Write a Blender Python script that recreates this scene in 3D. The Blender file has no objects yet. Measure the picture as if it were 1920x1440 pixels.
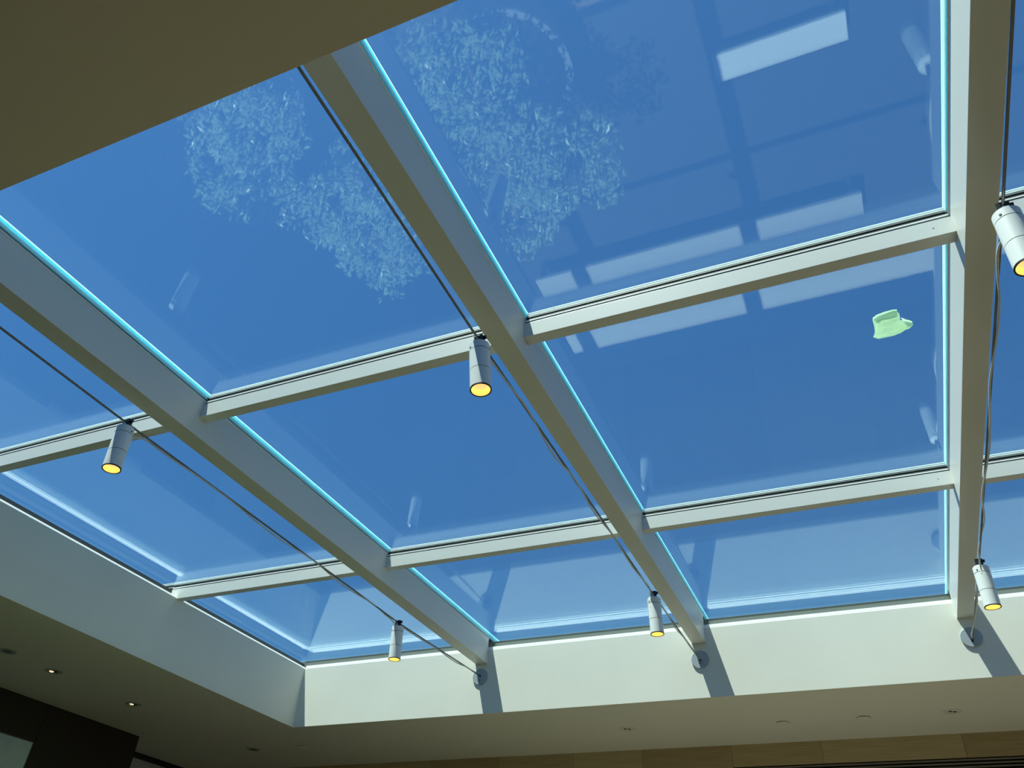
import bpy, bmesh, math, random
from mathutils import Vector, Matrix, noise
random.seed(7)
S = bpy.context.scene
COL = S.collection

# ------------------------------------------------------------------ camera
cd = bpy.data.cameras.new('camera')
cd.sensor_fit = 'HORIZONTAL'; cd.sensor_width = 36.0
cd.lens = 1479.98 / 1920 * 36.0
cd.clip_start = 0.02; cd.clip_end = 200
cam = bpy.data.objects.new('camera', cd); COL.objects.link(cam)
YAW, PITCH, ROLL = -0.444, 0.6593, 0.0618
fw = Vector((math.sin(YAW)*math.cos(PITCH), math.cos(YAW)*math.cos(PITCH), math.sin(PITCH)))
r0 = Vector((math.cos(YAW), -math.sin(YAW), 0)); u0 = r0.cross(fw)
cr = r0*math.cos(ROLL) + u0*math.sin(ROLL); cu = -r0*math.sin(ROLL) + u0*math.cos(ROLL)
M = Matrix((( cr.x, cu.x, -fw.x, 3.9212), (cr.y, cu.y, -fw.y, -4.9056), (cr.z, cu.z, -fw.z, -1.4652), (0, 0, 0, 1)))
cam.matrix_world = M
S.camera = cam

# ------------------------------------------------------------------ sky, sun, exposure
SUN_DIR = Vector((0.245, 0.195, -1.0)).normalized()      # the way the sunlight travels
W = bpy.data.worlds.new('sky'); S.world = W; W.use_nodes = True
nt = W.node_tree; nt.nodes.clear()
out = nt.nodes.new('ShaderNodeOutputWorld'); bg = nt.nodes.new('ShaderNodeBackground')
sky = nt.nodes.new('ShaderNodeTexSky'); sky.sky_type = 'NISHITA'; sky.sun_disc = False
sky.sun_elevation = math.asin(-SUN_DIR.z)
sky.sun_rotation = math.atan2(-SUN_DIR.x, -SUN_DIR.y)
sky.altitude = 300; sky.air_density = 1.0; sky.dust_density = 0.5; sky.ozone_density = 2.0
bg.inputs['Strength'].default_value = 0.118
hue = nt.nodes.new('ShaderNodeMix'); hue.data_type = 'RGBA'; hue.blend_type = 'MULTIPLY'; hue.inputs['Factor'].default_value = 1.0
hue.inputs['B'].default_value = (0.53, 0.96, 1.28, 1)          # deep saturated blue of the clear sky in the photo
nt.links.new(sky.outputs[0], hue.inputs['A']); nt.links.new(hue.outputs['Result'], bg.inputs[0]); nt.links.new(bg.outputs[0], out.inputs[0])
sl = bpy.data.lights.new('sun', 'SUN'); sl.energy = 14.5; sl.angle = 0.0093; sl.color = (1.0, 0.925, 0.79)
so = bpy.data.objects.new('sun', sl); COL.objects.link(so)
so.rotation_euler = SUN_DIR.to_track_quat('-Z', 'Y').to_euler(); so.location = (0, 0, 8)
S.view_settings.view_transform = 'Standard'; S.view_settings.look = 'None'
S.view_settings.exposure = 0.0; S.view_settings.gamma = 1.0; S.view_settings.use_curve_mapping = False
S.cycles.max_bounces = 14; S.cycles.diffuse_bounces = 6; S.cycles.glossy_bounces = 6
S.cycles.transparent_max_bounces = 32
S.cycles.sample_clamp_indirect = 6.0

# ------------------------------------------------------------------ materials
def mat(name, col, rough=0.5, metal=0.0, spec=0.5, var=0.0, scale=6.0, bump=0.0, bscale=60.0, stretch=(1, 1, 1), col2=None):
    m = bpy.data.materials.new(name); m.use_nodes = True
    n = m.node_tree; b = n.nodes['Principled BSDF']
    b.inputs['Base Color'].default_value = (*col, 1); b.inputs['Roughness'].default_value = rough
    b.inputs['Metallic'].default_value = metal; b.inputs['Specular IOR Level'].default_value = spec
    tc = n.nodes.new('ShaderNodeTexCoord'); mp = n.nodes.new('ShaderNodeMapping')
    mp.inputs['Scale'].default_value = stretch
    n.links.new(tc.outputs['Object'], mp.inputs[0])
    if var > 0 or col2:
        t = n.nodes.new('ShaderNodeTexNoise'); t.inputs['Scale'].default_value = scale; t.inputs['Detail'].default_value = 5
        n.links.new(mp.outputs[0], t.inputs[0])
        r = n.nodes.new('ShaderNodeValToRGB')
        c2 = col2 or tuple(min(1, c*(1+var)) for c in col)
        c1 = col if col2 else tuple(c*(1-var) for c in col)
        r.color_ramp.elements[0].position = 0.3; r.color_ramp.elements[0].color = (*c1, 1)
        r.color_ramp.elements[1].position = 0.7; r.color_ramp.elements[1].color = (*c2, 1)
        n.links.new(t.outputs[0], r.inputs[0]); n.links.new(r.outputs[0], b.inputs['Base Color'])
    if bump > 0:
        t2 = n.nodes.new('ShaderNodeTexNoise'); t2.inputs['Scale'].default_value = bscale; t2.inputs['Detail'].default_value = 4
        n.links.new(mp.outputs[0], t2.inputs[0])
        bp = n.nodes.new('ShaderNodeBump'); bp.inputs['Strength'].default_value = bump; bp.inputs['Distance'].default_value = 0.004
        n.links.new(t2.outputs[0], bp.inputs['Height']); n.links.new(bp.outputs[0], b.inputs['Normal'])
    return m

def emit(name, col, s):
    m = bpy.data.materials.new(name); m.use_nodes = True
    b = m.node_tree.nodes['Principled BSDF']
    b.inputs['Base Color'].default_value = (*col, 1); b.inputs['Emission Color'].default_value = (*col, 1)
    b.inputs['Emission Strength'].default_value = s; b.inputs['Roughness'].default_value = 0.4
    return m

def glass_mat(name, slope, base):
    # each of the four faces of an insulated unit: tinted, clear, mirroring more at a slant
    m = bpy.data.materials.new(name); m.use_nodes = True; n = m.node_tree; n.nodes.clear()
    o = n.nodes.new('ShaderNodeOutputMaterial'); mx = n.nodes.new('ShaderNodeMixShader')
    tr = n.nodes.new('ShaderNodeBsdfTransparent'); tr.inputs[0].default_value = (0.93, 0.985, 0.99, 1)
    gl = n.nodes.new('ShaderNodeBsdfGlossy'); gl.inputs['Roughness'].default_value = 0.0
    gl.inputs['Color'].default_value = (0.84, 0.97, 1.0, 1)
    lw = n.nodes.new('ShaderNodeLayerWeight'); lw.inputs['Blend'].default_value = 0.5
    p = n.nodes.new('ShaderNodeMath'); p.operation = 'POWER'; p.inputs[1].default_value = 3.0
    ma = n.nodes.new('ShaderNodeMath'); ma.operation = 'MULTIPLY_ADD'; ma.inputs[1].default_value = slope; ma.inputs[2].default_value = base
    n.links.new(lw.outputs['Facing'], p.inputs[0]); n.links.new(p.outputs[0], ma.inputs[0]); n.links.new(ma.outputs[0], mx.inputs[0])
    n.links.new(tr.outputs[0], mx.inputs[1]); n.links.new(gl.outputs[0], mx.inputs[2]); n.links.new(mx.outputs[0], o.inputs[0])
    return m

M_PAINT = mat('frame_paint', (0.66, 0.665, 0.635), rough=0.38, var=0.012, scale=3, bump=0.02)
M_SHAFT = mat('shaft_plaster', (0.73, 0.715, 0.635), rough=0.6, var=0.03, scale=2.2, bump=0.05, bscale=35)
M_CEIL = mat('ceiling_plaster', (0.79, 0.74, 0.635), rough=0.8, var=0.012, scale=2, bump=0.04, bscale=50)
M_FARWALL = mat('taupe_plaster', (0.22, 0.19, 0.15), rough=0.8)
M_TRIM = mat('white_trim', (0.90, 0.90, 0.87), rough=0.35)
M_GASK = mat('dark_gasket', (0.022, 0.028, 0.026), rough=0.5)
M_GLASS = glass_mat('coated_inner_glass', 0.44, 0.042)
M_GLASS2 = glass_mat('clear_outer_glass', 0.14, 0.010)
M_FLOOR = mat('oak_floor', (0.048, 0.033, 0.017), rough=0.5, var=0.2, scale=4, stretch=(1, 9, 1))
M_DARKWOOD = mat('dark_stained_wood', (0.018, 0.012, 0.009), rough=0.5, col2=(0.028, 0.018, 0.012), scale=5, stretch=(8, 8, 0.6))
M_WOOD = [mat('oak_veneer_%s' % w, c, rough=0.5, col2=c2, scale=5, stretch=(0.7, 1, 26), bump=0.05)
          for w, c, c2 in (('pale', (0.40, 0.30, 0.155), (0.50, 0.39, 0.22)), ('amber', (0.36, 0.255, 0.13), (0.46, 0.34, 0.19)), ('honey', (0.43, 0.33, 0.175), (0.53, 0.42, 0.25)))]
M_SLAT = mat('bronze_slat', (0.20, 0.165, 0.13), rough=0.45)
M_BLACK = mat('matt_black', (0.012, 0.012, 0.012), rough=0.7)
M_CABLE = mat('steel_cable', (0.16, 0.15, 0.14), rough=0.4, metal=0.6)
M_CORD = mat('grey_cord', (0.60, 0.59, 0.55), rough=0.5)
M_LAMP = mat('lamp_paint', (0.74, 0.76, 0.76), rough=0.32, bump=0.01)
M_CANOPY = mat('canopy_grey', (0.33, 0.37, 0.41), rough=0.4)
M_BLACKMETAL = mat('black_clamp', (0.02, 0.02, 0.022), rough=0.4, metal=0.3)
M_STEEL = mat('steel_screw', (0.55, 0.55, 0.55), rough=0.3, metal=1.0)
M_GROOVE = mat('groove_shadow_grey', (0.10, 0.11, 0.11), rough=0.6)
M_REFL = emit('lit_reflector', (1.0, 0.64, 0.15), 0.95)
M_BULB = emit('lit_lens', (1.0, 0.60, 0.28), 0.72)
M_DLIGHT = emit('lit_downlight', (1.0, 0.80, 0.50), 1.0)
M_COVER = mat('cover_disc', (0.80, 0.755, 0.65), rough=0.6)

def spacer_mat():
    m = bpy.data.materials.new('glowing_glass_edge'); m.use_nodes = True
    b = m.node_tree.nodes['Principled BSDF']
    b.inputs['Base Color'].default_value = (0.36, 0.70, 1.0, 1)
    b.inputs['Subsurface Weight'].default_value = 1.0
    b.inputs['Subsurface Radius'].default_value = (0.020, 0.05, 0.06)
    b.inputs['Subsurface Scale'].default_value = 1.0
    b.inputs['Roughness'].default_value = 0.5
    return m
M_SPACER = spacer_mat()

# ------------------------------------------------------------------ mesh helpers
def box(bm, a, b):
    v = [bm.verts.new((x, y, z)) for z in (a[2], b[2]) for y in (a[1], b[1]) for x in (a[0], b[0])]
    for f in ((0, 2, 3, 1), (4, 5, 7, 6), (0, 1, 5, 4), (2, 6, 7, 3), (0, 4, 6, 2), (1, 3, 7, 5)):
        bm.faces.new([v[i] for i in f])
    return bm

def obj(name, bm, m, parent=None, loc=None, smooth=False, bevel=0.0, seg=2):
    bmesh.ops.recalc_face_normals(bm, faces=bm.faces)
    if bevel > 0:
        bmesh.ops.bevel(bm, geom=list(bm.edges), offset=bevel, segments=seg, affect='EDGES', profile=0.6, clamp_overlap=True)
    me = bpy.data.meshes.new(name); bm.to_mesh(me); bm.free()
    for mm in (m if isinstance(m, (list, tuple)) else [m]): me.materials.append(mm)
    if smooth:
        for p in me.polygons: p.use_smooth = True
    o = bpy.data.objects.new(name, me); COL.objects.link(o)
    if parent: o.parent = parent
    if loc: o.location = loc
    return o

def bx(name, a, b, m, parent=None, bevel=0.0):
    return obj(name, box(bmesh.new(), a, b), m, parent, bevel=bevel)

def tag(o, label, cat, group=None, kind=None):
    o['label'] = label; o['category'] = cat
    if group: o['group'] = group
    if kind: o['kind'] = kind
    return o

def empty(name, loc=(0, 0, 0)):
    o = bpy.data.objects.new(name, None); COL.objects.link(o); o.location = loc; o.empty_display_size = 0.05
    return o

def lathe(bm, prof, n=36, close=False):
    rings = []
    for r, z in prof:
        if r < 1e-6: rings.append([bm.verts.new((0, 0, z))])
        else: rings.append([bm.verts.new((r*math.cos(2*math.pi*i/n), r*math.sin(2*math.pi*i/n), z)) for i in range(n)])
    for a, b in zip(rings, rings[1:]):
        for i in range(n):
            j = (i+1) % n
            if len(a) == 1 and len(b) == 1: continue
            if len(a) == 1: bm.faces.new((a[0], b[j], b[i]))
            elif len(b) == 1: bm.faces.new((a[i], a[j], b[0]))
            else: bm.faces.new((a[i], a[j], b[j], b[i]))
    return bm

def tube(bm, pts, r, n=8):
    pts = [Vector(p) for p in pts]; rings = []
    up = Vector((0, 0, 1))
    for i, p in enumerate(pts):
        d = (pts[min(i+1, len(pts)-1)] - pts[max(i-1, 0)]).normalized()
        s = d.cross(up)
        if s.length < 1e-4: s = d.cross(Vector((1, 0, 0)))
        s.normalize(); t = s.cross(d)
        rings.append([bm.verts.new(p + s*r*math.cos(2*math.pi*k/n) + t*r*math.sin(2*math.pi*k/n)) for k in range(n)])
    for a, b in zip(rings, rings[1:]):
        for k in range(n):
            bm.faces.new((a[k], a[(k+1) % n], b[(k+1) % n], b[k]))
    bm.faces.new(rings[0][::-1]); bm.faces.new(rings[-1])
    return bm

def smooth_by_angle(o, deg=35):
    me = o.data
    for p in me.polygons: p.use_smooth = True
    bm = bmesh.new(); bm.from_mesh(me)
    for e in bm.edges:
        if len(e.link_faces) == 2 and e.calc_face_angle(0) > math.radians(deg): e.smooth = False
    bm.to_mesh(me); bm.free()
    return o

# ------------------------------------------------------------------ measures (metres; ceiling underside is z = 0)
H = 0.4213                       # top of the shaft walls
ZB, ZT = 0.3314, 0.503           # roof beams: underside, top
X1L, X1R, X2L, X2R, X3L, X3R = 1.4437, 1.5314, 2.9437, 3.0275, 4.4369, 4.519
XR = 6.0                         # right shaft wall
YN = -4.3076                     # near shaft wall
Y1, Y2, PW = -2.9512, -1.3973, 0.0465
ZPB, ZPT = 0.4162, 0.4835
G0, G1, G2, G3 = 0.503, 0.509, 0.522, 0.528    # the two panes of the insulated units
LEDGE = 0.062

# ------------------------------------------------------------------ room
FZ = -3.0; YB = 1.106; YF = -10.0; XW = 9.0; XD = -1.42; XRC = -1.86; YDE = -0.048
def struct(o, label, cat):
    return tag(o, label, cat, kind='structure')
struct(bx('floor', (-3.0, YF-0.2, FZ-0.1), (XW+0.2, YB+0.3, FZ), M_FLOOR), 'warm brown oak floor below the frame, mirrored faintly in the skylight', 'floor')
bm = bmesh.new()
T = 0.13
for a, b in (((-3.0, YF-0.2, 0), (XW+0.2, YN, T)), ((-3.0, 0.0, 0), (XW+0.2, YB+0.3, T)), ((-3.0, YN, 0), (0.0, 0.0, T)), ((XR, YN, 0), (XW+0.2, 0.0, T))):
    box(bm, a, b)
bmesh.ops.remove_doubles(bm, verts=bm.verts, dist=1e-5)
struct(obj('ceiling', bm, M_CEIL), 'plain plastered ceiling around the skylight shaft, dark olive in shade', 'ceiling')

e = 0.0008
def shaft(name, a, b, label):
    return struct(bx(name, a, b, M_SHAFT), label, 'wall')
shaft('wall_shaft_back', (-0.15, -e, e), (XR+0.15, 0.15, H), 'sunlit pale plaster wall of the skylight shaft striped by slanting beam shadows')
shaft('wall_shaft_left', (-0.15, YN-0.15, e), (e, 0.15, H-0.0005), 'shaded grey plaster wall on the left side of the skylight shaft')
shaft('wall_shaft_right', (XR-e, YN-0.15, e), (XR+0.15, 0.15, H-0.0005), 'plaster wall closing the skylight shaft past the right edge')
shaft('wall_shaft_front', (-0.15, YN-0.15, e), (XR+0.15, YN+e, H), 'near plaster wall of the skylight shaft above the ceiling edge')

# outside flashing that holds the glass all round (seals the roof edge)
def rim(name, n, rects, m, label, cat='trim', bevel=0.0):
    bm = bmesh.new()
    for a, b in rects: box(bm, a, b)
    return struct(obj(name, bm, m, bevel=bevel), label, cat)
# white lip on top of the shaft walls
tr = [((0.0, 0.004, H), (XR, 0.026, 0.434)), ((0.0, 0.010, 0.434), (XR, 0.026, 0.447)), ((0.0, 0.036, H), (XR, LEDGE, 0.440))]
rim('trim_1', 1, tr, M_TRIM, 'bright white trim lip along the top of the sunlit shaft wall')
bm = bmesh.new()
prof = [(0.0, H), (-0.0062, 0.4338), (-0.028, 0.4338), (-0.028, H)]
va = [bm.verts.new((px_, YN, pz_)) for px_, pz_ in prof]; vb = [bm.verts.new((px_, 0.004, pz_)) for px_, pz_ in prof]
for i in range(4): bm.faces.new((va[i], va[(i+1) % 4], vb[(i+1) % 4], vb[i]))
bm.faces.new(va); bm.faces.new(vb)
box(bm, (-LEDGE, YN, H), (-0.038, 0.004, 0.4285))
struct(obj('trim_2', bm, M_TRIM), 'thin white trim line along the top of the shaded left shaft wall', 'trim')
tr = [((-0.15, LEDGE, H), (XR+0.15, LEDGE+0.16, 0.500)), ((-LEDGE, LEDGE-0.002, 0.500), (XR, LEDGE+0.16, 0.5022))]
rim('trim_3', 3, tr, mat('bronze_frame', (0.13, 0.15, 0.13), rough=0.5), 'dark green-grey glazing frame between the sunlit shaft wall and the glass')
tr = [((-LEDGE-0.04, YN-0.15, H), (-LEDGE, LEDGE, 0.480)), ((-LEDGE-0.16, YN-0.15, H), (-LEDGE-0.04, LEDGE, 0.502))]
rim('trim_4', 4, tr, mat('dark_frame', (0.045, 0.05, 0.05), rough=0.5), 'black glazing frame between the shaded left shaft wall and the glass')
tr = [((XR+LEDGE, YN-0.15, H), (XR+0.15, LEDGE, 0.502)), ((-LEDGE, YN-0.15, H), (XR+LEDGE, YN-0.062, 0.502))]
rim('trim_5', 5, tr, M_GASK, 'dark glazing frame at the right and near sides of the skylight')
bm = bmesh.new()
ox0, ox1, oy0, oy1 = -0.22, XR+0.15, YN-0.15, 0.22
for a, b in (((ox0-0.2, oy1, 0.1), (ox1+0.2, oy1+0.2, 0.502)), ((ox0-0.2, oy0-0.2, 0.1), (ox1+0.2, oy0, 0.502)), ((ox0-0.2, oy0, 0.1), (ox0, oy1, 0.502)), ((ox1, oy0, 0.1), (ox1+0.2, oy1, 0.502))):
    box(bm, a, b)
struct(obj('trim_6', bm, M_TRIM), 'outer roof flashing around the skylight glass', 'trim')

# ------------------------------------------------------------------ roof beams
BEAMS = [(X1L, X1R), (X2L, X2R), (X3L, X3R)]
BL = ['leftmost of the three white-painted roof beams, running down to the first grey cable plate',
      'middle white-painted roof beam, crossing the skylight diagonally through its centre',
      'rightmost white-painted roof beam, with a sunlit left side, upright in the picture']
for (a, b), lab in zip(BEAMS, BL):
    root = empty('roof_beam', ((a+b)/2, 0, ZB))
    tag(root, lab, 'beam', group='roof beams under the skylight', kind='structure')
    cx = (a+b)/2
    bm = box(bmesh.new(), (a-cx, YN-0.02, 0), (b-cx, -e, ZT-ZB-0.004))
    obj('beam_body', bm, M_PAINT, root, bevel=0.0015)
    # end plate at the sunlit wall
    obj('end_plate', box(bmesh.new(), (a-cx-0.0015, -0.010, -0.0018), (b-cx+0.0015, -0.0008, 0.012)), M_PAINT, root)
    for s in (-1, 1):
        x0 = (b-cx)*s
        xs = sorted((x0-0.012*s, x0+0.0025*s))
        obj('glazing_lip', box(bmesh.new(), (xs[0], YN, ZT-ZB-0.0045), (xs[1], -0.002, ZT-ZB-0.0005)), M_TRIM, root)
    obj('cover_strip', box(bmesh.new(), (a-cx+0.004, YN-0.05, ZT-ZB+0.0005), (b-cx-0.004, 0.07, G3-ZB-0.001)), M_GASK, root)

# ------------------------------------------------------------------ crossbars
BAYS = [(0.0, X1L), (X1R, X2L), (X2R, X3L), (X3R, XR)]
WORDX = ['between the shaded left shaft wall and the leftmost beam', 'between the leftmost and middle beams',
         'between the middle and rightmost beams', 'right of the rightmost beam']
screw_me = None
for yi, (y, wy) in enumerate(((Y1, 'nearer'), (Y2, 'farther'))):
    for bi, (a, b) in enumerate(BAYS):
        if bi == 0: a = -0.058
        cx = (a+b)/2; h = (b-a)/2
        root = empty('crossbar', (cx, y, ZPB))
        tag(root, '%s sunlit white crossbar %s' % (wy, WORDX[bi]), 'crossbar', group='crossbars between the roof beams', kind='structure')
        z0 = ZPB
        obj('bar_body', box(bmesh.new(), (-h, 0, 0), (h, PW, ZPT-z0)), M_PAINT, root, bevel=0.0008)
        obj('shadow_gap', box(bmesh.new(), (-h, 0.003, ZPT-z0), (h, PW, 0.4890-z0)), M_GROOVE, root)
        obj('glazing_lip', box(bmesh.new(), (-h, -0.0010, 0.4890-z0), (h, PW, 0.4950-z0)), M_TRIM, root)
        obj('gasket', box(bmesh.new(), (-h, 0.0025, 0.4950-z0), (h, PW-0.006, 0.5025-z0)), M_GASK, root)
        obj('cover_strip', box(bmesh.new(), (-h, 0.012, 0.5030-z0), (h, PW-0.004, G3-z0-0.001)), M_GASK, root)
        for sx in (-h+0.028, h-0.055):
            if screw_me is None:
                bm = lathe(bmesh.new(), [(0.0, 0.0), (0.0016, 0.0), (0.0016, 0.001), (0.0, 0.001)], 12)
                s = obj('screw', bm, M_BLACK, root); screw_me = s.data
            else:
                s = bpy.data.objects.new('screw', screw_me); COL.objects.link(s); s.parent = root
            s.rotation_euler = (math.radians(90), 0, 0); s.location = (sx, 0.0002, 0.035)

# ------------------------------------------------------------------ glass panes: window_1 ...
ROWS = [(YN-0.14, Y1+0.012, 'near row'), (Y1+0.036, Y2+0.012, 'middle row'), (Y2+0.036, 0.210, 'far row')]
PX = [(-0.210, X1L+0.003), (X1R-0.003, X2L+0.003), (X2R-0.003, X3L+0.003), (X3R-0.003, XR+0.14)]
WX = ['left column by the shaded shaft wall', 'second column between left and middle beams',
      'third column between middle and right beams', 'right column past the upright beam']
n = 0
for (ya, yb, wr) in ROWS:
    for (xa, xb), wx in zip(PX, WX):
        n += 1
        bm = bmesh.new(); box(bm, (xa, ya, G0), (xb, yb, G1)); box(bm, (xa, ya, G2), (xb, yb, G3))
        for f in bm.faces: f.material_index = 1 if f.calc_center_median().z > G1+0.004 else 0
        w = obj('window_%d' % n, bm, [M_GLASS, M_GLASS2])
        struct(w, 'blue-tinted skylight pane, %s, %s' % (wr, wx), 'skylight pane')
        t = 0.010
        if xa > 0: obj('spacer_bar', box(bmesh.new(), (xa, ya, G1), (xa+t, yb, G2)), M_SPACER, w)
        if xb < XR: obj('spacer_bar', box(bmesh.new(), (xb-t, ya, G1), (xb, yb, G2)), M_SPACER, w)
        for xx, on in ((xa, xa > 0), (xb-t, xb < XR)):
            if on: obj('edge_band', box(bmesh.new(), (xx, ya, G3+0.0002), (xx+t, yb, 0.541)), M_SPACER, w)
        for yy, on in ((ya, ya > YN), (yb-t, yb < 0)):
            if on:
                obj('spacer_bar', box(bmesh.new(), (xa+t, yy, 0.5180), (xb-t, yy+t, G2)), M_TRIM, w)
                obj('edge_band', box(bmesh.new(), (xa+t, yy, G3+0.0002), (xb-t, yy+t, 0.532)), M_TRIM, w)
                obj('sealant_bar', box(bmesh.new(), (xa+t, yy-0.0005, G1), (xb-t, yy+t, 0.5180)), M_GASK, w)

# ------------------------------------------------------------------ room walls
# pale oak wall with flush panels and a slatted grille
XJ = [XRC, -0.9, -0.15, 0.55, 1.15, 1.76, 2.286, 2.927, 3.524, 4.378, 5.05, 5.7, 6.4, 7.2, 8.0, XW]
ZG = -0.143
root = empty('wall_back', (0, YB, 0)); struct(root, 'pale oak panelled wall meeting the ceiling at the bottom of the photo', 'wall')
obj('backing', box(bmesh.new(), (XRC-0.5, 0.02, FZ), (XW+0.2, 0.2, 0.0)), M_DARKWOOD, root)
for i, (a, b) in enumerate(zip(XJ, XJ[1:])):
    d = (0.0, 0.0012, 0.0004)[i % 3]
    m = M_WOOD[(i*2+1) % 3]
    zlow = ZG if a > 2.3 else FZ
    p = obj('wood_panel', box(bmesh.new(), (-(b-a)/2+0.0008, d, zlow), ((b-a)/2-0.0008, 0.02, -0.0005)), m, root)
    p.location.x = (a+b)/2
    if zlow == ZG:
        p2 = obj('wood_panel', box(bmesh.new(), (-(b-a)/2+0.0008, d, FZ), ((b-a)/2-0.0008, 0.02, -0.56)), M_WOOD[i % 3], root)
        p2.location.x = (a+b)/2
g = empty('air_grille', (5.5, YB, ZG)); tag(g, 'long dark horizontal slatted air grille set into the pale oak wall', 'grille')
obj('grille_back', box(bmesh.new(), (-3.2, 0.014, -0.41), (3.4, 0.019, -0.002)), M_BLACK, g)
me = None
for k in range(20):
    if me is None:
        s = obj('slat', box(bmesh.new(), (-3.2, -0.002, -0.0045), (3.4, 0.012, 0.0045)), M_SLAT, g, bevel=0.001, seg=1); me = s.data
    else:
        s = bpy.data.objects.new('slat', me); COL.objects.link(s); s.parent = g
    s.location = (0, 0, -0.012 - 0.0205*k)

# dark panelled wall on the left
root = empty('wall_left', (XD, 0, 0)); struct(root, 'dark stained wood panelled wall in the bottom left corner', 'wall')
obj('backing', box(bmesh.new(), (-1.4, YF, FZ), (-0.012, YDE-0.012, -0.0005)), M_DARKWOOD, root)
for a, b in ((-9.5, -6.4), (-6.4, -5.2), (-5.2, -4.0), (-4.0, -2.6), (-2.6, -1.62), (-1.62, -0.915), (-0.915, YDE)):
    bm = box(bmesh.new(), (-0.012, a+0.002, FZ), (0, b-0.002, -0.0005))
    obj('wood_panel', bm, M_DARKWOOD, root)
obj('end_panel', box(bmesh.new(), (-0.6, YDE-0.012, FZ), (-0.0125, YDE, -0.0005)), M_DARKWOOD, root)
# the recess beyond it
struct(bx('wall_recess', (XRC-0.2, YDE, FZ), (XRC, YB+0.1, -0.0005), mat('recess_grey', (0.50, 0.50, 0.55), rough=0.5)), 'pale grey wall panel in the recess behind the dark wall', 'wall')
struct(bx('trim_7', (XRC-0.002, YDE, -0.042), (XRC+0.016, YB, -0.001), mat('navy_header', (0.006, 0.010, 0.02), rough=0.5)), 'black header strip under the ceiling above the pale recess panel', 'trim')
struct(bx('wall_right', (XW, YF, FZ), (XW+0.2, YB+0.2, 0), M_FARWALL), 'plastered wall outside the frame on the right', 'wall')
struct(bx('wall_front', (-3, YF-0.2, FZ), (XW+0.2, YF, 0), M_FARWALL), 'plastered wall behind the viewer', 'wall')

# wall picture / screen
pf = empty('wall_picture', (XD, -1.42, -0.60)); tag(pf, 'pale blue-green mottled picture in a thin dark frame on the dark wood wall', 'picture')
y0, y1, z0, z1 = -0.485, 0.485, -0.34, 0.343
bm = bmesh.new()
for a, b in (((0.0005, y0-0.008, z0-0.008), (0.012, y0, z1+0.008)), ((0.0005, y1, z0-0.008), (0.012, y1+0.008, z1+0.008)), ((0.0005, y0, z1), (0.012, y1, z1+0.008)), ((0.0005, y0, z0-0.008), (0.012, y1, z0))):
    box(bm, a, b)
obj('picture_frame', bm, mat('picture_edge', (0.06, 0.07, 0.065), rough=0.4), pf)
obj('canvas', box(bmesh.new(), (0.0005, y0, z0), (0.008, y1, z1)), mat('mottled_canvas', (0.42, 0.52, 0.72), rough=0.4, col2=(0.62, 0.80, 0.78), scale=3.0), pf)

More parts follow.
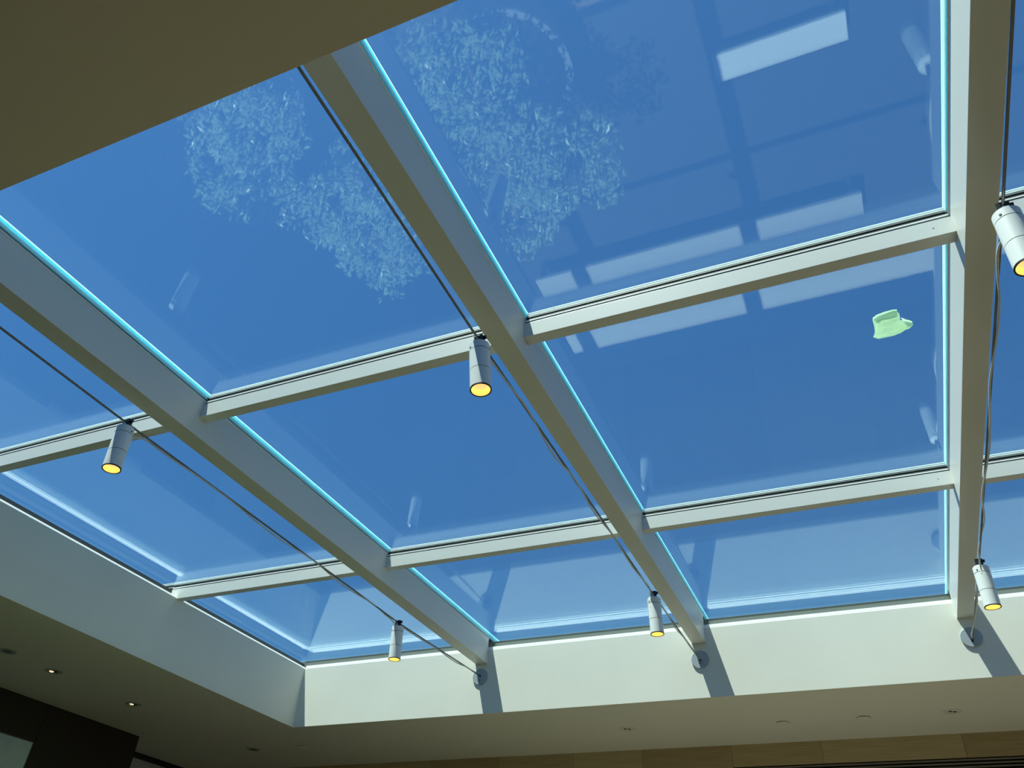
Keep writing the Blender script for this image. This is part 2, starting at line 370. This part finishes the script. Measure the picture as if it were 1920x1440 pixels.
# ------------------------------------------------------------------ cable tracks
def cable_track(x, zs, label, seed):
    """zs: cable height at near end, at first lamp, at second lamp, at the wall."""
    rnd = random.Random(seed)
    root = empty('cable_track', (x, 0, 0.23)); tag(root, label, 'cable', group='cable tracks under the roof beams')
    def zc(y):
        ky = [YN, -3.22, -1.10, -0.02]
        for i in range(3):
            if y <= ky[i+1] or i == 2:
                t = (y-ky[i])/(ky[i+1]-ky[i]); return zs[i] + (zs[i+1]-zs[i])*t
    pts = [(0, YN + (0-0.02-YN)*i/60, 0) for i in range(61)]
    pts = [(p[0], p[1], zc(p[1])-0.23) for p in pts]
    smooth_by_angle(obj('support_cable', tube(bmesh.new(), pts, 0.0042, 8), M_CABLE, root), 60)
    # canopy plate on the sunlit wall
    cz = zs[4]
    bm = lathe(bmesh.new(), [(0, 0.0), (0.0535, 0.0), (0.0545, 0.0005), (0.0545, 0.0055), (0.053, 0.0068), (0, 0.0068)], 48)
    c = smooth_by_angle(obj('canopy', bm, M_CANOPY, root)); c.rotation_euler = (math.radians(90), 0, 0); c.location = (-0.001, -e-0.0002, cz-0.23)
    bm = lathe(bmesh.new(), [(0, 0), (0.006, 0), (0.006, 0.012), (0.0, 0.012)], 16)
    k = smooth_by_angle(obj('cable_grip', bm, M_BLACKMETAL, root)); k.rotation_euler = (math.radians(90), 0, 0); k.location = (0, -0.006, zs[3]-0.23)
    bm = lathe(bmesh.new(), [(0, 0), (0.004, 0), (0.004, 0.003), (0.0, 0.003)], 12)
    k = smooth_by_angle(obj('set_screw', bm, M_BLACKMETAL, root)); k.rotation_euler = (math.radians(90), 0, 0); k.location = (-0.002, -0.0072, cz-0.23-0.025)
    # power cord, loosely wrapped between first lamp and canopy
    def cord(ya, yb, start, end, amp, turns):
        P = []; N = 130; ph = rnd.random()*6
        for i in range(N+1):
            t = i/N; y = ya+(yb-ya)*t
            a = ph + turns*2*math.pi*t + 0.8*math.sin(5*t+ph)
            env = min(1, t/0.05, (1-t)/0.05)
            am = amp*(0.75+0.5*noise.noise(Vector((seed*3.1, y*2.2, 0))))
            px = am*math.cos(a)*env + 0.005*noise.noise(Vector((y*5, seed, 2)))*env
            pz = (-0.004 + am*math.sin(a)*0.8)*env - 0.006*math.sin(math.pi*t)**2*env
            b = Vector((px, y, zc(y)-0.23+pz))
            w0 = max(0, 1-t/0.055)**2 if start else 0
            w1 = max(0, 1-(1-t)/0.05)**2 if end else 0
            if start: b = b.lerp(Vector(start), min(1, w0))
            if end: b = b.lerp(Vector(end), min(1, w1))
            P.append(b)
        smooth_by_angle(obj('power_cord', tube(bmesh.new(), P, 0.0033, 7), M_CORD, root), 80)
    zl1, zl2 = zs[1]-0.23, zs[2]-0.23
    cord(-3.185, -1.10, (0.012, -3.19, zl1-0.062), (-0.012, -1.12, zl2-0.075), 0.0085, 3.5)
    cord(-1.085, -0.02, (0.012, -1.085, zl2-0.058), (0.0, -0.02, zs[4]-0.23+0.006), 0.0055, 1.8)
    return root
cable_track(1.4876, (0.229, 0.212, 0.206, 0.247, 0.243), 'leftmost steel cable with wrapped grey cord and round grey wall plate', 3)
cable_track(2.9856, (0.236, 0.206, 0.204, 0.222, 0.228), 'middle steel cable with wrapped grey cord and round grey wall plate', 5)
cable_track(4.4785, (0.214, 0.182, 0.183, 0.204, 0.219), 'rightmost steel cable with wrapped grey cord and half-sunlit round wall plate', 8)

# ------------------------------------------------------------------ spotlights
def make_spot():
    root = empty('spotlight')
    R = 0.0335
    # heights below the cable (root origin sits on the cable)
    cap = lathe(bmesh.new(), [(0, -0.026), (R-0.003, -0.026), (R, -0.029), (R, -0.0560), (0, -0.0560)], 44)
    smooth_by_angle(obj('cap', cap, M_LAMP, root))
    gr = lathe(bmesh.new(), [(0, -0.0555), (R-0.0012, -0.0555), (R-0.0012, -0.0595), (0, -0.0595)], 44)
    smooth_by_angle(obj('groove', gr, M_BLACK, root))
    body = lathe(bmesh.new(), [(0, -0.0585), (R, -0.0585), (R, -0.1370), (0, -0.1370)], 44)
    smooth_by_angle(obj('body', body, M_LAMP, root))
    gr = lathe(bmesh.new(), [(0, -0.1365), (R-0.001, -0.1365), (R-0.001, -0.1396), (0, -0.1396)], 44)
    smooth_by_angle(obj('groove', gr, M_BLACK, root))
    ZE = -0.2125
    bar = lathe(bmesh.new(), [(0, -0.1392), (R, -0.1392), (R, ZE+0.0035), (R-0.004, ZE+0.0035), (R-0.004, ZE+0.03), (0, ZE+0.03)], 44)
    smooth_by_angle(obj('barrel', bar, M_LAMP, root))
    bez = lathe(bmesh.new(), [(R+0.0004, ZE+0.0038), (R+0.0004, ZE), (R-0.0035, ZE), (R-0.0035, ZE+0.0038), (R+0.0004, ZE+0.0038)], 44)
    smooth_by_angle(obj('bezel', bez, M_BLACKMETAL, root))
    refl = lathe(bmesh.new(), [(R-0.0042, ZE+0.001), (R-0.0075, ZE+0.022)], 44)
    smooth_by_angle(obj('reflector', refl, M_REFL, root))
    lens = lathe(bmesh.new(), [(R-0.0075, ZE+0.022), (R-0.014, ZE+0.0205), (0, ZE+0.020)], 44)
    smooth_by_angle(obj('lens', lens, M_BULB, root))
    # clamp on the cable
    bm = bmesh.new()
    box(bm, (-0.0155, -0.009, -0.014), (-0.0055, 0.009, 0.012)); box(bm, (0.0055, -0.009, -0.014), (0.0155, 0.009, 0.012))
    box(bm, (-0.0055, -0.007, -0.026), (0.0055, 0.007, -0.0055)); box(bm, (-0.010, -0.007, 0.0048), (0.010, 0.009, 0.013))
    cl = obj('cable_clamp', bm, M_BLACKMETAL, root)
    th = obj('thumb_screw', lathe(bmesh.new(), [(0, 0), (0.0045, 0), (0.0055, 0.002), (0.0055, 0.007), (0, 0.008)], 14), M_BLACKMETAL, cl)
    th.rotation_euler = (0, math.radians(90), 0); th.location = (0.0145, 0, 0.003); th.scale = (1.25, 1.25, 1.4)
    st = obj('steel_stem', lathe(bmesh.new(), [(0, -0.028), (0.004, -0.028), (0.004, -0.006), (0, -0.006)], 12), M_STEEL, cl)
    st.location = (0, -0.0095, 0)
    for an in (-2.2, 0.15):
        s = obj('set_screw', lathe(bmesh.new(), [(0, 0), (0.0035, 0), (0.0035, 0.0012), (0, 0.0012)], 12), M_BLACK, root)
        s.location = (math.cos(an)*(R-0.0004), math.sin(an)*(R-0.0004), -0.048)
        s.rotation_euler = Vector((math.cos(an), math.sin(an), 0)).to_track_quat('Z', 'Y').to_euler()
    return root
def copy_thing(src):
    r = src.copy(); COL.objects.link(r)
    for ch in list(src.children):
        c = ch.copy(); COL.objects.link(c); c.parent = r
        for gch in ch.children:
            d = gch.copy(); COL.objects.link(d); d.parent = c
    return r
SPOTS = [  # x, y, z of cable, tilt about y, tilt about x, turn, label
    (1.4876, -3.225, 0.214, -5.0, 0.0, 20, 'grey cylinder spotlight in half shade on the leftmost cable, in front of the nearer crossbar'),
    (2.9856, -3.205, 0.209, -6.0, 0.0, 0, 'white cylinder spotlight glowing yellow near the picture centre on the middle cable'),
    (4.4785, -3.237, 0.181, 1.5, 0.0, -35, 'bright sunlit cylinder spotlight cut by the right picture edge'),
    (1.4876, -1.115, 0.206, -2.0, 0.0, 10, 'small far cylinder spotlight on the leftmost cable, above the sunlit shaft wall'),
    (2.9856, -1.092, 0.207, -2.0, 0.0, 0, 'small far cylinder spotlight on the middle cable, half shaded by the middle beam'),
    (4.4785, -1.065, 0.187, 1.0, 0.0, -20, 'small far cylinder spotlight on the rightmost cable, glowing yellow beside the right beam'),
]
spot0 = None
for (x, y, z, ty, tx, rz, lab) in SPOTS:
    if spot0 is None: spot0 = make_spot(); o = spot0
    else: o = copy_thing(spot0)
    o.location = (x, y, z); o.rotation_euler = (math.radians(tx), math.radians(ty), math.radians(0))
    tag(o, lab, 'spotlight', group='cylinder spotlights on the cables')

# ------------------------------------------------------------------ ceiling fittings
M_RING = mat('ring_paint', (0.68, 0.64, 0.55), rough=0.6)
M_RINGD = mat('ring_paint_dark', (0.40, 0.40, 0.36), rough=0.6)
def downlight(x, y, label, kind, cat, ang=0.0):
    root = empty({'disc': 'cover_plate', 'ringdisc': 'cover_plate'}.get(kind, 'downlight'), (x, y, 0)); root.rotation_euler.z = ang
    if kind in ('twin', 'lit', 'dim'):
        rr = 0.055
        bm = lathe(bmesh.new(), [(0.030, -0.0005), (0.032, -0.0025), (rr-0.003, -0.0028), (rr, -0.0005)], 40)
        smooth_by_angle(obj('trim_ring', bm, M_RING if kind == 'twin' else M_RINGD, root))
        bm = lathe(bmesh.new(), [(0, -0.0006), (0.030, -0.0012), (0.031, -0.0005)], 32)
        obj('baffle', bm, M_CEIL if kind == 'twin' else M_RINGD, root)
        if kind == 'twin':
            for s in (-1, 1):
                b = obj('aperture', lathe(bmesh.new(), [(0, -0.0018), (0.012, -0.0018), (0.012, -0.0008)], 20), M_BLACK, root); b.location.x = 0.0135*s
        if kind == 'lit':
            bm = lathe(bmesh.new(), [(0, -0.007), (0.010, -0.006), (0.014, -0.0022), (0.014, -0.001)], 24)
            b = smooth_by_angle(obj('lamp_lens', bm, M_DLIGHT, root)); b.location.x = -0.010
            b = obj('aperture', lathe(bmesh.new(), [(0, -0.0018), (0.022, -0.0018), (0.022, -0.0008)], 20), M_BLACK, root); b.location.x = 0.006
        if kind == 'dim':
            b = obj('aperture', lathe(bmesh.new(), [(0, -0.0018), (0.028, -0.0018), (0.028, -0.0008)], 20), M_GROOVE, root)
    else:
        R = 0.044
        bm = lathe(bmesh.new(), [(0, -0.009), (R-0.004, -0.009), (R, -0.006), (R, -0.0035), (0, -0.0035)], 40)
        smooth_by_angle(obj('disc', bm, M_COVER, root))
        bm = lathe(bmesh.new(), [(0, -0.0036), (R-0.004, -0.0036), (R-0.004, -0.0002), (0, -0.0002)], 40)
        obj('shadow_collar', bm, M_BLACK, root)
        if kind == 'ringdisc':
            bm = lathe(bmesh.new(), [(R*0.62, -0.0088), (R*0.62, -0.0108), (R*0.72, -0.0108), (R*0.72, -0.0088)], 40)
            smooth_by_angle(obj('raised_ring', bm, M_COVER, root))
    tag(root, label, cat)
downlight(-0.722, -1.841, 'unlit dark downlight at the left picture edge, under the shaded shaft wall', 'dim', 'downlight')
downlight(-0.753, -1.478, 'small lit downlight left of the other lit one, in the dark left ceiling', 'lit', 'downlight', 0.6)
downlight(-0.777, -0.776, 'small lit downlight nearer the dark wall corner, right of the other lit one', 'lit', 'downlight', 0.6)
downlight(-0.738, 0.491, 'dark unlit downlight in the shadowy ceiling corner below the shaft corner', 'dim', 'downlight')
downlight(-0.27, 0.50, 'small plain cover disc just below the shaft corner in the dark ceiling', 'disc', 'ceiling disc')
downlight(2.345, 0.55, 'twin-hole downlight below the middle cable plate, left of the two cover discs', 'twin', 'downlight', 0.42)
downlight(3.35, 0.624, 'round ceiling cover disc with a raised ring, left one of the pair', 'ringdisc', 'ceiling disc')
downlight(3.832, 0.617, 'plain round ceiling cover disc, right one of the pair', 'disc', 'ceiling disc')
downlight(4.328, 0.599, 'twin-hole downlight nearest the right edge, below the rightmost beam shadow', 'twin', 'downlight', 0.42)

# ------------------------------------------------------------------ scrap on the glass
OUTL = [(4.197, -2.479), (4.212, -2.492), (4.240, -2.497), (4.266, -2.500), (4.280, -2.497), (4.288, -2.476), (4.288, -2.445), (4.306, -2.428), (4.325, -2.414), (4.332, -2.401),
        (4.319, -2.387), (4.303, -2.380), (4.288, -2.373), (4.265, -2.361), (4.237, -2.360), (4.210, -2.361), (4.194, -2.377), (4.201, -2.400), (4.201, -2.440)]
bm = bmesh.new()
c = Vector((sum(p[0] for p in OUTL)/len(OUTL), sum(p[1] for p in OUTL)/len(OUTL)))
rings = []
for k, f in enumerate((1.0, 0.93, 0.82, 0.7, 0.56, 0.42, 0.28, 0.14)):
    ring = []
    for (x, y) in OUTL:
        p = c + (Vector((x, y))-c)*f
        z = 0.0
        if k == 0: z = 0.010
        else:
            z = 0.003 + 0.030*abs(noise.noise(Vector((p.x*16+p.y*9, p.y*20-p.x*6, 3)))) + 0.010*abs(noise.noise(Vector((p.x*50+p.y*30, 1, 5))))
        ring.append(bm.verts.new((p.x-c.x, p.y-c.y, z)))
    rings.append(ring)
n_ = len(OUTL)
for a, b in zip(rings, rings[1:]):
    for i in range(n_): bm.faces.new((a[i], a[(i+1) % n_], b[(i+1) % n_], b[i]))
cv = bm.verts.new((0, 0, 0.004))
for i in range(n_): bm.faces.new((rings[-1][i], rings[-1][(i+1) % n_], cv))
bmesh.ops.recalc_face_normals(bm, faces=bm.faces)
M_SCRAP = bpy.data.materials.new('lime_cloth'); M_SCRAP.use_nodes = True
nn = M_SCRAP.node_tree; pb = nn.nodes['Principled BSDF']; oo = nn.nodes['Material Output']
pb.inputs['Base Color'].default_value = (0.82, 0.92, 0.80, 1); pb.inputs['Roughness'].default_value = 0.8
tl = nn.nodes.new('ShaderNodeBsdfTranslucent'); tl.inputs[0].default_value = (0.80, 0.93, 0.74, 1)
ms = nn.nodes.new('ShaderNodeMixShader'); ms.inputs[0].default_value = 0.34
nn.links.new(pb.outputs[0], ms.inputs[1]); nn.links.new(tl.outputs[0], ms.inputs[2]); nn.links.new(ms.outputs[0], oo.inputs[0])
sc = obj('cloth_scrap', bm, M_SCRAP, loc=(c.x, c.y, G3+0.0005))
md = sc.modifiers.new('thick', 'SOLIDIFY'); md.thickness = 0.0012; md.offset = 1
fl = bmesh.new()
FP = [(4.199, -2.480), (4.214, -2.493), (4.242, -2.498), (4.268, -2.501), (4.282, -2.496), (4.276, -2.462), (4.258, -2.452), (4.238, -2.458), (4.212, -2.450)]
fv = [fl.verts.new((x-c.x, y-c.y, 0.016 + 0.010*abs(noise.noise(Vector((x*22, y*22, 9)))))) for x, y in FP]
fl.faces.new(fv); bmesh.ops.triangulate(fl, faces=fl.faces)
f1 = obj('folded_flap', fl, M_SCRAP, sc)
m1 = f1.modifiers.new('thick', 'SOLIDIFY'); m1.thickness = 0.0012
fl = bmesh.new()
FP = [(4.292, -2.447), (4.308, -2.430), (4.328, -2.413), (4.331, -2.402), (4.310, -2.399)]
fv = [fl.verts.new((x-c.x, y-c.y, 0.018)) for x, y in FP]
fl.faces.new(fv)
f2 = obj('folded_flap', fl, M_SCRAP, sc)
m2 = f2.modifiers.new('thick', 'SOLIDIFY'); m2.thickness = 0.0012
tag(sc, 'pale lime green crumpled cloth scrap lying on top of the glass', 'cloth')

# ------------------------------------------------------------------ furniture below, seen only mirrored in the glass
M_WHITE = mat('pale_laminate', (0.48, 0.45, 0.40), rough=0.5)
M_LEG = mat('table_leg_metal', (0.10, 0.10, 0.10), rough=0.4)
M_BRIGHT = mat('white_laminate', (0.86, 0.86, 0.84), rough=0.5)
def table(name, x0, x1, y0, y1, z, label, cat, m=M_WHITE):
    root = empty(name, ((x0+x1)/2, (y0+y1)/2, FZ)); tag(root, label, cat)
    hx, hy = (x1-x0)/2, (y1-y0)/2
    obj('tabletop', box(bmesh.new(), (-hx, -hy, z-FZ-0.035), (hx, hy, z-FZ)), m, root, bevel=0.004)
    for sx in (-1, 1):
        for sy in (-1, 1):
            x, y = sx*(hx-0.06), sy*(hy-0.05)
            obj('leg', box(bmesh.new(), (x-0.02, y-0.02, 0), (x+0.02, y+0.02, z-FZ-0.035)), M_LEG, root)
table('long_table', 2.0, 5.6, 0.20, 0.80, -2.32, 'long pale table by the oak wall, mirrored in the middle row of glass', 'table')
table('low_bench', 1.85, 4.66, -0.19, 0.15, -2.72, 'low white bench mirrored as a pale band above the nearer crossbar', 'bench')
table('side_table', 3.80, 4.68, -1.75, -1.54, -2.75, 'narrow white table mirrored as the bright patch at the top right', 'table', M_BRIGHT)

M_LEAF = mat('tree_leaf', (0.28, 0.375, 0.22), rough=0.3, var=0.35, scale=9)
M_BARK = mat('tree_bark', (0.16, 0.11, 0.07), rough=0.9, var=0.3, scale=20)
M_POT = mat('grey_planter', (0.26, 0.27, 0.27), rough=0.5)
M_SOIL = mat('dark_soil', (0.03, 0.022, 0.016), rough=1.0)
def tree(x, y, blobs, nleaf, potr, label, seed):
    rnd = random.Random(seed)
    root = empty('potted_tree', (x, y, FZ)); tag(root, label, 'tree', group='potted trees below the skylight')
    bm = lathe(bmesh.new(), [(0, 0), (potr*0.86, 0), (potr, 0.42), (potr-0.05, 0.42), (potr-0.06, 0.35), (0, 0.35)], 40)
    p = smooth_by_angle(obj('planter', bm, M_POT, root))
    obj('soil', lathe(bmesh.new(), [(0, 0.37), (potr-0.058, 0.365), (potr-0.058, 0.355)], 30), M_SOIL, root)
    bm = bmesh.new()
    tube(bm, [(0, 0, 0.34), (0.01, 0.01, 0.55), (-0.01, 0.01, 0.8)], 0.03, 8)
    for (bx_, by_, bz_, br) in blobs:
        e_ = Vector((bx_, by_, bz_-FZ)); tube(bm, [(-0.01, 0.01, 0.78), tuple(Vector((0, 0, 0.9)).lerp(e_, 0.45) + Vector((0, 0, 0.05))), tuple(e_)], 0.012, 6)
    smooth_by_angle(obj('trunk', bm, M_BARK, root), 60)
    verts, faces = [], []
    tot = sum(b[3]**2 for b in blobs)
    for (bx_, by_, bz_, br) in blobs:
        for k in range(int(1.5*nleaf*br*br/tot)):
            d = Vector((rnd.gauss(0, 1), rnd.gauss(0, 1), rnd.gauss(0, 1))).normalized()
            q = Vector((bx_, by_, bz_-FZ)) + Vector((d.x, d.y, d.z*0.8))*br*1.12*(0.35+0.65*rnd.random()**0.6)
            if noise.noise(q*4.2 + Vector((seed, 0, 0))) < -0.03: continue
            a = Vector((rnd.gauss(0, 1), rnd.gauss(0, 1), rnd.gauss(0, 0.5)-0.25)).normalized()
            s_ = a.cross(Vector((rnd.gauss(0, 0.5), rnd.gauss(0, 0.5), 1))).normalized(); l = 0.034+0.03*rnd.random(); w_ = l*0.42
            i = len(verts); up = s_.cross(a)*0.006
            verts += [q, q+a*l*0.5+s_*w_*0.5-up, q+a*l, q+a*l*0.5-s_*w_*0.5-up]
            faces += [(i, i+1, i+2), (i, i+2, i+3)]
    me = bpy.data.meshes.new('foliage'); me.from_pydata([tuple(v) for v in verts], [], faces); me.materials.append(M_LEAF)
    f = bpy.data.objects.new('foliage', me); COL.objects.link(f); f.parent = root; f['kind'] = 'stuff'
tree(0.75, -2.75, [(0, 0.05, -1.75, 0.30), (-0.42, 0.1, -2.0, 0.30), (0.36, -0.22, -1.72, 0.30), (-0.2, 0.5, -2.1, 0.26), (0.1, -0.3, -2.0, 0.3)], 4200, 0.30, 'leafy indoor tree mirrored in the near pane at the upper left', 11)
tree(1.25, -1.85, [(0, 0, -1.8, 0.32), (0.25, -0.45, -1.85, 0.26), (-0.1, 0.35, -1.95, 0.30), (-0.3, -0.1, -2.1, 0.28)], 3600, 0.28, 'leafy indoor tree mirrored in the same pane as the middle cable spotlight', 12)
tree(2.40, -2.22, [(0.0, 0.1, -1.75, 0.40), (0.38, 0.35, -1.85, 0.36), (-0.25, -0.45, -1.95, 0.36), (0.1, -0.55, -1.8, 0.3), (-0.15, 0.75, -2.0, 0.30), (-0.42, 0.15, -2.1, 0.32)], 6500, 0.52, 'large leafy indoor tree mirrored in the top centre pane', 13)

M_BOUNCE = mat('bounce_tan', (0.24, 0.165, 0.088), rough=0.95, var=0.08, scale=30)  # rug added out of view to bounce sunlight up to the ceiling
tag(bx('bounce_rug', (3.0, -4.3, FZ+0.0005), (7.0, -2.30, FZ+0.012), M_BOUNCE, bevel=0.003), 'added unseen tan rug bouncing sunlight up onto the ceiling', 'rug')
